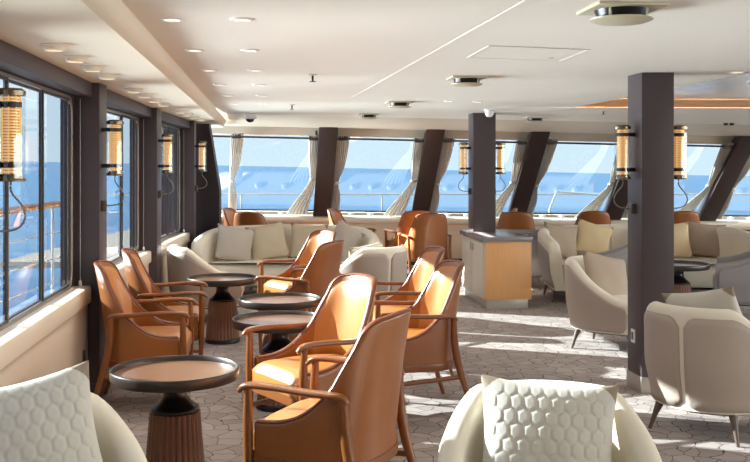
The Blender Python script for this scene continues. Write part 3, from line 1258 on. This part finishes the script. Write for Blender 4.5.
# ================================================================== FURNITURE
# ---- console cabinet
def console():
    r = empty('console_cabinet', (1.158, 10.0, 0), math.atan(.113), 'oak and cream console cabinet with a grey top at the foot of a column', 'cabinet')
    Wd, D = .50, 1.16
    boxpart('plinth', M['kick'], r, .02, Wd - .03, .02, D - .02, 0, .10, bevel=.003)
    boxpart('carcass', M['cabinet'], r, 0, Wd, .012, D, .10, .712, bevel=.003)
    boxpart('front_panel', M['oak'], r, .006, Wd, -.006, .012, .10, .712, bevel=.002)
    for k in range(2):
        d = boxpart('door', M['cabinet'], r, -.012, 0, .05 + k * .55, .05 + k * .55 + .53, .11, .70, bevel=.003)
        boxpart('handle', M['kick'], d, -.024, -.010, .05 + k * .55 + (.47 if k == 0 else .03), .05 + k * .55 + (.50 if k == 0 else .06), .58, .66, bevel=.003)
    boxpart('countertop', M['counter'], r, -.03, Wd + .015, -.02, D + .02, .712, .763, bevel=.005)


console()

# ---- round tray tables
def table_proto():
    r = empty('side_table')
    b = MB()
    b.lathe([(.05, .500), (.27, .502), (.293, .506), (.298, .514), (.30, .552), (.297, .557), (.290, .557), (.286, .552), (.284, .530)], 64, caps=False)
    b.build('tray_rim', M['tray'], r, angle=50)
    b = MB()
    b.lathe([(.0, .533), (.2846, .533)], 64, caps=False)
    b.build('tray_top', M['trayin'], r)
    b = MB()
    b.lathe([(.065, .503), (.055, .48), (.052, .45), (.058, .425), (.075, .40), (.10, .378), (.112, .370), (.114, .358), (.11, .352)], 48)
    b.build('neck', M['black'], r, angle=50)
    b = MB()
    fl_ = lambda a, z: 1 - .055 * (1 - abs(math.sin(a * 14)))
    b.lathe([(.112, .355), (.118, .352), (.122, .30), (.132, .18), (.143, .05), (.145, .035)], 28 * 6, mod=fl_)
    b.build('fluted_drum', M['flute'], r, angle=30)
    b = MB()
    b.lathe([(.148, 0), (.152, .004), (.152, .03), (.147, .037)], 48)
    b.build('foot_ring', M['black'], r)
    return r


TABLES = [((-.941, 4.47), 'round bronze-rimmed tray table nearest the camera, between window seats and leather chairs'),
          ((-1.31, 8.16), 'round tray table with fluted drum base before the curved sofa, near the windows'),
          ((-.685, 6.86), 'round tray table in the middle of the chairs, the one behind'),
          ((-.595, 5.95), 'round tray table in the middle of the chairs, directly behind a sunlit leather armchair'),
          ((2.98, 9.34), 'dark round tray table before the second sofa, half hidden by the thick column')]
tp = table_proto()
for k, ((x, y), lab) in enumerate(TABLES):
    o = tp if k == 0 else copy_tree(tp)
    o.location = (x, y, 0)
    tag(o, lab, 'table', 'round tray tables')


# ---- generic U-shaped shell
def shell(mb, plan, S, H, zb, th, ns, nt, warp, rim=5, mi=0):
    """plan(s) -> x, y, nx, ny (outward); H(s) top height; warp(x, y, z, s) -> point"""
    rows = []
    for i in range(ns + 1):
        s = lerp(-S, S, i / ns)
        x, y, nx, ny = plan(s)
        h = H(s)
        row = []
        r = th / 2
        for j in range(nt + 1):
            z = lerp(zb, h - r, j / nt)
            row.append(warp(x + nx * r, y + ny * r, z, s))
        for k in range(1, rim):
            a = PI * k / rim
            row.append(warp(x + nx * r * math.cos(a), y + ny * r * math.cos(a), h - r + r * math.sin(a), s))
        for j in range(nt, -1, -1):
            z = lerp(zb, h - r, j / nt)
            row.append(warp(x - nx * r, y - ny * r, z, s))
        rows.append(row)
    b = mb.quad_grid(rows, close_v=True, mi=mi)
    nc = len(rows[0])
    mb.f.append(tuple(b + k for k in range(nc)))
    mb.mi.append(mi)
    e0 = b + ns * nc
    mb.f.append(tuple(e0 + k for k in reversed(range(nc))))
    mb.mi.append(mi)


def u_plan(rx, ry, yc, yf, flare=0.0, power=2.0):
    """half ellipse (rx, ry) about (0, yc) open to -y, straight sides to y = yf; returns plan, S"""
    n = 60
    pts = []
    for k in range(n + 1):
        a = PI / 2 * k / n
        pts.append((rx * math.sin(a) ** (2 / power), yc + ry * max(0.0, math.cos(a)) ** (2 / power)))
    m_ = 20
    for k in range(1, m_ + 1):
        t = k / m_
        pts.append((rx + flare * t, lerp(yc, yf, t)))
    acc = [0.0]
    for k in range(1, len(pts)):
        acc.append(acc[-1] + math.dist(pts[k], pts[k - 1]))
    S = acc[-1]

    def plan(s):
        g = -1 if s < 0 else 1
        a = min(abs(s), S)
        k = 0
        while k < len(acc) - 2 and acc[k + 1] < a:
            k += 1
        t = (a - acc[k]) / (acc[k + 1] - acc[k])
        x = lerp(pts[k][0], pts[k + 1][0], t)
        y = lerp(pts[k][1], pts[k + 1][1], t)
        k0, k1 = max(k - 1, 0), min(k + 2, len(pts) - 1)
        tx, ty = pts[k1][0] - pts[k0][0], pts[k1][1] - pts[k0][1]
        L = math.hypot(tx, ty)
        nx, ny = -ty / L, tx / L
        if k == 0:
            nx = nx * t
            q = math.hypot(nx, ny)
            nx, ny = nx / q, ny / q
        return g * x, y, g * nx, ny
    return plan, S


# ---- leather armchair
def leather_chair():
    r = empty('leather_armchair')
    plan, S = u_plan(.262, .225, .03, -.245, power=2.7)

    def H(s):
        a = abs(s)
        top = .905
        if a < .14:
            return top - .010 * (a / .14) ** 2
        if a < .24:
            t = (a - .14) / .10
            return top - .010 - .085 * (1 - math.sqrt(max(0, 1 - t * t)))
        if a < .32:
            t = (a - .24) / .08
            return lerp(.810, .625, t)
        t = (a - .32) / (S - .32)
        return lerp(.625, .465, 1 - (1 - t) ** 3.0)

    def warp(x, y, z, s):
        back = max(0.0, math.cos(min(abs(s) / .50, 1) * PI / 2)) ** .7
        k = max(0, z - .40)
        y2 = y + back * (.12 * k + .12 * k * k)
        x2 = x * (1 - .08 * max(0, z - .45) / .47)
        return (x2, y2, z)
    b = MB()
    shell(b, plan, S, H, .285, .032, 64, 14, warp)
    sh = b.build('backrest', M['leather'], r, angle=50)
    # padded inner back
    b = MB()
    rows = []
    for i in range(25):
        s = lerp(-.30, .30, i / 24)
        x, y, nx, ny = plan(s)
        row = []
        for j in range(19):
            z = lerp(.44, H(s) - .035, j / 18)
            e_ = (1 - (2 * i / 24 - 1) ** 6) * (1 - (2 * j / 18 - 1) ** 6)
            d = .016 + .022 * e_
            row.append(warp(x - nx * d, y - ny * d, z, s))
        rows.append(row)
    b.quad_grid(rows)
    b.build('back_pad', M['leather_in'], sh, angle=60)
    # wooden edge along the top of the shell
    b = MB()
    path = []
    for i in range(81):
        s = lerp(-S + .01, S - .01, i / 80)
        x, y, nx, ny = plan(s)
        path.append(warp(x, y, H(s) - .002, s))
    b.sweep(path, .036, .017, seg=8)
    b.build('edge_trim', M['piping'], sh, angle=60)
    # seat
    b = MB()
    rows = []
    for i in range(21):
        u = i / 20 * 2 - 1
        row = []
        for j in range(19):
            v = j / 18
            y = lerp(-.285, .20, v)
            hw = .238 if v < .55 else .238 * math.sqrt(max(.05, 1 - ((v - .55) / .52) ** 2.2))
            x = u * hw
            ed_ = (1 - abs(u) ** 5) * (1 - (1 - min(1, v * 1.0)) ** 16)
            z = .405 + .065 * max(0, ed_) ** .5
            row.append((x, y, z))
        rows.append(row)
    b.quad_grid(rows)
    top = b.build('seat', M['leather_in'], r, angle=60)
    b = MB()
    b.box(-.238, .238, -.285, -.262, .335, .412)
    b.build('seat_front', M['leather_in'], top, bevel=.009)
    # seat rail following the shell
    b = MB()
    path = []
    for i in range(61):
        s = lerp(-S - .0, S, i / 60)
        x, y, nx, ny = plan(s)
        path.append((x + nx * .002, y + ny * .002, .30))
    b.sweep(path, .046, .05, seg=8, power=5)
    b.build('seat_rail', M['wood'], r, angle=50)
    b = MB()
    b.box(-.27, .27, -.275, -.245, .285, .345)
    b.build('front_rail', M['wood'], r, bevel=.005)
    for g in (-1, 1):
        # arm
        b = MB()
        path = catmull([(g * .292, -.315, .585), (g * .295, -.27, .612), (g * .297, -.14, .616), (g * .296, .02, .608), (g * .292, .13, .606), (g * .285, .20, .600), (g * .279, .222, .575)], 6)
        nn = len(path)
        wid = [lerp(.026, .048, smooth(0, .18, i / nn)) * (1 - .45 * smooth(.7, 1, i / nn)) for i in range(nn)]
        hei = [lerp(.020, .028, smooth(0, .15, i / nn)) for i in range(nn)]
        b.sweep(path, wid, hei, seg=12, power=2.6)
        b.build('armrest', M['wood'], r, angle=60)
        # front leg with post
        b = MB()
        path = catmull([(g * .288, -.262, 0), (g * .288, -.268, .2), (g * .286, -.272, .34), (g * .288, -.272, .48), (g * .294, -.268, .61)], 5)
        nn = len(path)
        b.sweep(path, [lerp(.024, .038, smooth(0, .55, i / nn)) * (1 - .25 * smooth(.6, 1, i / nn)) for i in range(nn)], [lerp(.026, .046, smooth(0, .55, i / nn)) * (1 - .3 * smooth(.6, 1, i / nn)) for i in range(nn)], seg=10, up=(0, 1, 0), power=3)
        b.build('leg', M['wood'], r, angle=60)
        # raked rear leg rising to the arm
        b = MB()
        path = catmull([(g * .288, .345, 0), (g * .280, .285, .17), (g * .274, .235, .33), (g * .276, .212, .46), (g * .281, .205, .595)], 5)
        nn = len(path)
        b.sweep(path, [lerp(.024, .036, smooth(0, .5, i / nn)) for i in range(nn)], [lerp(.028, .050, smooth(0, .5, i / nn)) * (1 - .25 * smooth(.6, 1, i / nn)) for i in range(nn)], seg=10, up=(0, 1, 0), power=3)
        b.build('leg', M['wood'], r, angle=60)
        b = MB()
        b.sweep([(g * .284, -.26, .205), (g * .276, .26, .235)], .018, .028, seg=8, power=3)
        b.build('stretcher', M['wood'], r, angle=60)
    return r


CH = [((-.33, 5.07), (-.82, -.57), 'sunlit leather armchair turned to the camera, just beyond the frontmost one'),
      ((-.19, 4.04), (-.91, .41), 'frontmost tan leather armchair seen from behind, beside the nearest tray table'),
      ((-1.46, 6.02), (.994, .11), 'tan leather armchair with its back to the windows, behind the nearest tray table'),
      ((-1.53, 6.92), (.985, .17), 'tan leather armchair with its back to the windows, the further one of the pair'),
      ((.21, 5.93), (-.97, -.25), 'tan leather armchair in profile facing the windows, its rear legs on the sunlit carpet'),
      ((.17, 6.98), (-.97, -.25), 'tan leather armchair facing the windows, half hidden behind another in profile'),
      ((-.70, 8.77), (-.8, -.6), 'sunlit leather armchair turned to the camera before the curved cream sofa'),
      ((-.60, 7.82), (-.91, .42), 'leather armchair seen from behind before the curved cream sofa'),
      ((-1.62, 12.8), (.25, .95), 'leather chair facing the sea, back rising over the curved sofa near the corner'),
      ((-1.90, 13.75), (.97, -.25), 'leather chair in the front corner by the first curtain, mostly hidden'),
      ((-.36, 13.4), (.93, -.3), 'leather chair below the first mullion, facing the middle of the room'),
      ((.50, 13.3), (-.3, .95), 'leather chair by the front ledge, behind another leather chair, back sunlit'),
      ((.66, 12.5), (-.22, .97), 'leather chair before the front ledge seen from behind, between sofa and cabinet'),
      ((1.90, 12.85), (.1, 1), 'leather chair behind the console cabinet facing the sea, the nearer one'),
      ((1.72, 13.75), (-1, .2), 'leather chair against the front ledge behind the console cabinet'),
      ((2.96, 13.1), (0, 1), 'lone orange leather chair back above the second sofa, facing the sea'),
      ((4.17, 13.1), (0, 1), 'leather chair facing the sea just past the thick column'),
      ((5.12, 13.1), (-1, .2), 'leather chair by the last mullion at the edge of the picture')]
cp = leather_chair()
for part in cp.children_recursive:            # the chair is a little shallower than it is drawn above
    part.data.transform(Matrix.Diagonal((1, .9, 1, 1)))
    part.data.update()
for k, (p, f, lab) in enumerate(CH):
    o = cp if k == 0 else copy_tree(cp)
    q = Vector(f).normalized() * (.02 if f[0] > 0 else -.015)
    o.location = (p[0] + q.x, p[1] + q.y, 0)
    o.rotation_euler = (0, 0, yaw(f))
    tag(o, lab, 'armchair', 'tan leather armchairs with wooden arms')


# ---- upholstered tub armchair
def tub_chair(panel_m, shell_m, low, name='tub_armchair'):
    r = empty(name)
    plan, S = u_plan(.325, .315, .0, -.29)

    def H(s):
        a = abs(s)
        if a < .24:
            return .735
        t = (a - .24) / (S - .24)
        return low + (.735 - low) * (1 - smooth(0, 1, t ** .72))

    def warp(x, y, z, s):
        k = 1 - .10 * smooth(.42, .16, z)
        y2 = y + .05 * max(0, z - .4) * max(0, math.cos(min(1, abs(s) / .6) * PI / 2))
        return (x * k, y2 * k, z)
    b = MB()
    shell(b, plan, S, H, .165, .085, 60, 12, warp, rim=7)
    sh = b.build('backrest', shell_m, r, angle=60)
    # two outer panels
    for g in (-1, 1):
        b = MB()
        rows = []
        na, nb = 30, 12
        for i in range(na + 1):
            t = i / na
            a = lerp(.012, S - .02, t)
            s = g * a
            x, y, nx, ny = plan(s)
            lo, hi = .175, H(s) - .052
            r_ = .06
            for q in (a - .018, S - .02 - a):
                if q < r_:
                    dd = r_ - math.sqrt(max(0, r_ * r_ - (r_ - q) ** 2))
                    lo, hi = lo + dd * .6, hi - dd
            hi = max(hi, lo + .01)
            rows.append([warp(x + nx * .050, y + ny * .050, lerp(lo, hi, j / nb), s) for j in range(nb + 1)])
        b.quad_grid(rows)
        pn = b.build('outer_panel', panel_m, sh, angle=60)
        md = pn.modifiers.new('thickness', 'SOLIDIFY')
        md.thickness = .012
        md.offset = -1
    # seat
    out = []
    for i in range(49):
        s = lerp(-S, S, i / 48)
        x, y, nx, ny = plan(s)
        out.append((x - nx * .03, y - ny * .03))
    for k in range(1, 12):
        t = k / 12
        out.append((lerp(out[48][0], out[0][0], t), out[48][1] - .035 * math.sin(PI * t)))
    rings = []
    for (z, sc, kk) in ((.17, .9, 1), (.24, .95, 1), (.34, 1, 1), (.395, 1, 1), (.418, .97, 1), (.43, .90, 1), (.438, .6, 1), (.44, .02, 1)):
        rings.append([(x * sc, (y + .05) * sc - .05, z) for x, y in out])
    b = MB()
    b.quad_grid(rings, close_v=True)
    b.build('seat', M['cream'], r, angle=50)
    b = MB()
    rings = []
    for (z, sc) in ((.145, .86), (.15, .90), (.168, .92), (.172, .90)):
        rings.append([(x * sc * 1.08, (y + .0) * sc * 1.06, z) for x, y in out])
    bb = b.quad_grid(rings, close_v=True)
    no = len(out)
    b.f.append(tuple(bb + k for k in reversed(range(no))))
    b.mi.append(0)
    b.build('base_frame', M['leg'], r, angle=50)
    for gx in (-1, 1):
        for gy in (-1, 1):
            b = MB()
            x, y = gx * .215, (-.225 if gy < 0 else .20)
            b.sweep([(x + gx * .045, y + gy * .04, 0), (x + gx * .02, y + gy * .018, .09), (x, y, .155)], [.02, .032, .05], seg=12, up=(0, 1, 0))
            b.build('leg', M['leg'], r)
    return r


TUB = [((1.97, 7.95), (.84, -.54), 'taupe', 'cream tub armchair with taupe shell seen in profile beside the thick column'),
       ((1.93, 5.44), (.707, .707), 'taupe', 'cream tub armchair seen from behind, two taupe back panels, before the thick column'),
       ((.57, 3.08), (-.08, -1), 'taupe', 'pale tub armchair closest to the camera with a quilted cushion, cut by the lower edge'),
       ((-1.05, 2.92), (.5, -.86), 'taupe', 'pale tub armchair under the nearest window with a large quilted cushion'),
       ((-1.66, 9.33), (.9, .4), 'taupe', 'tub armchair beside the windows at the end of the curved sofa, top rim sunlit'),
       ((-.06, 9.33), (-.55, .83), 'taupe', 'tub armchair with two taupe back panels facing the curved cream sofa'),
       ((2.52, 9.98), (-.92, .3), 'grey', 'grey-backed tub armchair between the profile armchair and the second sofa'),
       ((3.72, 9.5), (-.92, .35), 'grey', 'grey-sided tub armchair past the thick column, at the dark round table'),
       ((4.72, 11.3), (-1, -.1), 'grey', 'grey tub armchair behind the second sofa at the edge of the picture'),
       ((1.86, 11.95), (.3, .95), 'grey', 'grey tub armchair just behind the console cabinet')]
protos = {}
for k, (p, f, kind, lab) in enumerate(TUB):
    if kind not in protos:
        o = protos[kind] = tub_chair(M[kind], M['cream'] if kind == 'taupe' else M['grey'], .43 if kind == 'taupe' else .56)
    else:
        o = copy_tree(protos[kind])
    o.location = (p[0], p[1], 0)
    o.rotation_euler = (0, 0, yaw(f))
    tag(o, lab, 'armchair', 'upholstered tub armchairs')


# ---- curved sofas
def outline_block(name, m, parent, out, rings, **kw):
    """a solid whose plan is the outline, each ring (z, inset) moved inwards along the outline's normals"""
    n = len(out)
    nrm = []
    for k in range(n):
        p, q = out[k - 1], out[(k + 1) % n]
        tx, ty = q[0] - p[0], q[1] - p[1]
        L = math.hypot(tx, ty) or 1
        nrm.append((ty / L, -tx / L))
    area = sum(out[k - 1][0] * out[k][1] - out[k][0] * out[k - 1][1] for k in range(n))
    sg = 1 if area > 0 else -1
    b = MB()
    bb = b.quad_grid([[(p[0] - sg * d * q[0], p[1] - sg * d * q[1], z) for p, q in zip(out, nrm)] for z, d in rings], close_v=True)
    e0 = bb + (len(rings) - 1) * n
    for f in (tuple(bb + k for k in reversed(range(n))), tuple(e0 + k for k in range(n))):
        b.f.append(f)
        b.mi.append(0)
    return b.build(name, m, parent, **kw)


def sofa(x, y, plan, S, depth, rz, label, seams, panel_m, hend):
    r = empty('curved_sofa', (x, y, 0), rz, label, 'sofa')

    def H(s):
        t = abs(s) / S
        return .79 - hend * smooth(.50, 1.0, t) - .10 * smooth(.94, 1.0, t) ** 2

    def warp(px, py, z, s):
        k = 1 + .04 * max(0, z - .4) - .05 * smooth(.4, .14, z)
        return (px * k, py * k, z)
    b = MB()
    shell(b, plan, S, H, .15, .13, 96, 10, warp, rim=8)
    bk = b.build('backrest', M['cream'], r, angle=60)
    b = MB()
    rows = []
    for i in range(91):
        s = lerp(-S * .985, S * .985, i / 90)
        px, py, nx, ny = plan(s)
        rows.append([warp(px + nx * .070, py + ny * .070, lerp(.17, H(s) - .12, j / 8), s) for j in range(9)])
    b.quad_grid(rows)
    pn = b.build('outer_panel', panel_m, bk, angle=60)
    md = pn.modifiers.new('thickness', 'SOLIDIFY')
    md.thickness = .01
    md.offset = -1
    for q in seams:
        s = q * S
        px, py, nx, ny = plan(s)
        b = MB()
        b.sweep([warp(px - nx * .066, py - ny * .066, z, s) for z in (.40, .55, H(s) - .06)] + [warp(px - nx * .03, py - ny * .03, H(s) - .008, s)], .012, seg=6)
        b.build('seam', M['seam'], bk)
    out = []
    for i in range(81):
        s = lerp(-S * .97, S * .97, i / 80)
        px, py, nx, ny = plan(s)
        out.append((px - nx * .045, py - ny * .045))
    (xl, yl), (xr, yr) = out[0], out[-1]
    ycen = max(p[1] for p in out) - depth
    for k in range(1, 40):
        t = k / 40
        out.append((lerp(xr, xl, t), lerp(yr, ycen, math.sin(PI * t) ** .75) - .0))
    outline_block('seat', M['cream'], r, out, ((.15, .06), (.19, .03), (.34, .0), (.38, .005), (.405, .025), (.415, .06)), angle=50)
    for i in range(7):
        s = lerp(-S * .92, S * .92, i / 6)
        px, py, nx, ny = plan(s)
        b = MB()
        b.sweep([(px * 1.01, py * 1.01, 0), (px - nx * .03, py - ny * .03, .165)], [.022, .042], seg=10, up=(0, 1, 0))
        b.build('leg', M['leg'], r)
    return r


S1 = (-1.0, 10.75)
S2 = (3.12, 11.0)
PL1, SS1 = u_plan(.98, .98, .0, -.20)
PL2, SS2 = u_plan(1.15, .78, .0, -.68)
sofa(S1[0], S1[1], PL1, SS1, .98, 0, 'curved cream sofa with cushions in front of the corner windows', (-.5, -.12, .25, .62), M['taupe'], .10)
sofa(S2[0], S2[1], PL2, SS2, 1.10, 0, 'second curved cream sofa with a grey shell, partly behind the thick column', (-.42, -.1, .2, .45), M['grey'], .10)


# ---- cushions
def hexq(x, y, s):
    """0 at the cell borders, 1 in the middle of a honeycomb cell"""
    best, sec = 9, 9
    hx_, hy_ = s, s * math.sqrt(3)
    for ox, oy in ((0, 0), (hx_ / 2, hy_ / 2)):
        cx_ = round((x - ox) / hx_) * hx_ + ox
        cy_ = round((y - oy) / hy_) * hy_ + oy
        for ix in (-1, 0, 1):
            for iy in (-1, 0, 1):
                d = math.hypot(x - cx_ - ix * hx_, y - cy_ - iy * hy_)
                if d < best:
                    best, sec = d, best
                elif d < sec:
                    sec = d
    return smooth(0, .30 * s, sec - best)


def cushion_mesh(name, W, Hh, T, n, quilt, mats, tips='all', tip=1.5):
    b = MB()
    for side in (-1, 1):
        rows = []
        for i in range(n + 1):
            u = math.sin((i / n - .5) * PI)
            u = lerp(u, i / n * 2 - 1, .55)
            row = []
            for j in range(n + 1):
                v = math.sin((j / n - .5) * PI)
                v = lerp(v, j / n * 2 - 1, .55)
                x = W / 2 * u * (.90 + .10 * v * v)
                z = Hh / 2 * v * (.90 + .10 * u * u)
                t = max(0, (1 - u * u) * (1 - v * v))
                y = T / 2 * t ** .42
                y *= 1 + .05 * math.sin(5 * u + 3 * v) * t
                if quilt and side < 0:
                    y += .0045 * hexq(x * 1.0, z * .80, quilt) * min(1, t * 3) - .004
                    y = max(y, 0)
                row.append((x, side * y, z))
            rows.append(row)
        base = len(b.f)
        b.quad_grid(rows)
        k = base
        for i in range(n):
            for j in range(n):
                u, v = (i + .5) / n * 2 - 1, (j + .5) / n * 2 - 1
                if abs(u) + abs(v) > tip:
                    b.mi[k] = 1
                k += 1
    return b.mesh(name, mats, angle=75, merge=.0004)


pm = {
    'quilt_hi': cushion_mesh('cushion_quilted', .47, .47, .16, 96, .044, [M['p_quilt'], M['p_tip']], tip=1.62),
    'quilt': cushion_mesh('cushion_quilted', .46, .46, .15, 64, .044, [M['p_quilt'], M['p_tip']], tip=1.62),
    'beige': cushion_mesh('cushion', .45, .43, .15, 30, 0, [M['p_beige'], M['p_tip']], tip=1.60),
    'grey': cushion_mesh('cushion', .45, .43, .15, 30, 0, [M['p_grey'], M['p_tip']], tip=1.60),
    'taupe': cushion_mesh('cushion', .45, .43, .15, 30, 0, [M['p_taupe'], M['p_tip']], tip=1.60),
    'cream': cushion_mesh('cushion', .45, .43, .15, 30, 0, [M['p_cream'], M['p_tip']], tip=1.60),
}


def cushion(kind, loc, f, tilt, roll, label, sc=1.0):
    o = bpy.data.objects.new('cushion', pm[kind])
    C.objects.link(o)
    o.rotation_mode = 'YXZ'
    o.location = loc
    o.rotation_euler = (math.radians(-tilt), math.radians(roll), yaw(f))
    o.scale = (sc, sc, sc)
    return tag(o, label, 'cushion', 'scatter cushions')


cushion('quilt_hi', (.575, 3.17, .555), (-.06, -1), 20, 4, 'quilted honeycomb cushion with taupe tips in the tub armchair closest to the camera')
cushion('quilt_hi', (-1.10, 2.99, .595), (.45, -.9), 20, -8, 'large quilted honeycomb cushion in the tub armchair under the nearest window', 1.05)
cushion('quilt', (1.92, 5.43, .60), (.707, .707), 24, 12, 'quilted cushion showing over the back of the tub armchair with two taupe panels')
cushion('taupe', (1.94, 7.95, .56), (.55, -.87), 24, 14, 'plain taupe cushion leaning in the tub armchair beside the thick column', 1.05)
cushion('grey', (-.10, 9.42, .56), (-.55, .83), 20, 8, 'small cushion just showing over the tub armchair that faces the curved sofa', .9)


def on_sofa(kind, x, y, z, f, tilt, roll, label, sc=1.0):
    cushion(kind, (x, y, z), f, tilt, roll, label, sc)


on_sofa('grey', -1.63, 11.02, .605, (.45, -.9), 18, 12, 'greyish cushion with taupe tips at the window end of the curved sofa', 1.02)
on_sofa('beige', -1.27, 11.27, .61, (.2, -1), 18, -10, 'warm beige cushion second along the curved sofa', 1.05)
on_sofa('beige', -.80, 11.37, .61, (-.1, -1), 17, 2, 'beige cushion in the middle of the curved sofa, behind the sunlit leather armchair', 1.02)
on_sofa('grey', -.36, 11.0, .63, (-.6, -.8), 17, 24, 'pale grey cushion propped on its corner at the far arm of the curved sofa')
on_sofa('taupe', 2.20, 11.25, .62, (.35, -.94), 18, 10, 'taupe cushion at the cabinet end of the second sofa')
on_sofa('cream', 2.62, 11.42, .63, (.1, -1), 17, 16, 'pale gold cushion leaning second along the second sofa')
on_sofa('cream', 3.52, 11.30, .62, (-.1, -1), 18, -4, 'pale gold cushion on the second sofa just past the thick column', 1.05)
on_sofa('taupe', 3.97, 11.42, .62, (-.3, -.95), 12, 5, 'taupe cushion on the second sofa tucked behind the pale gold one')
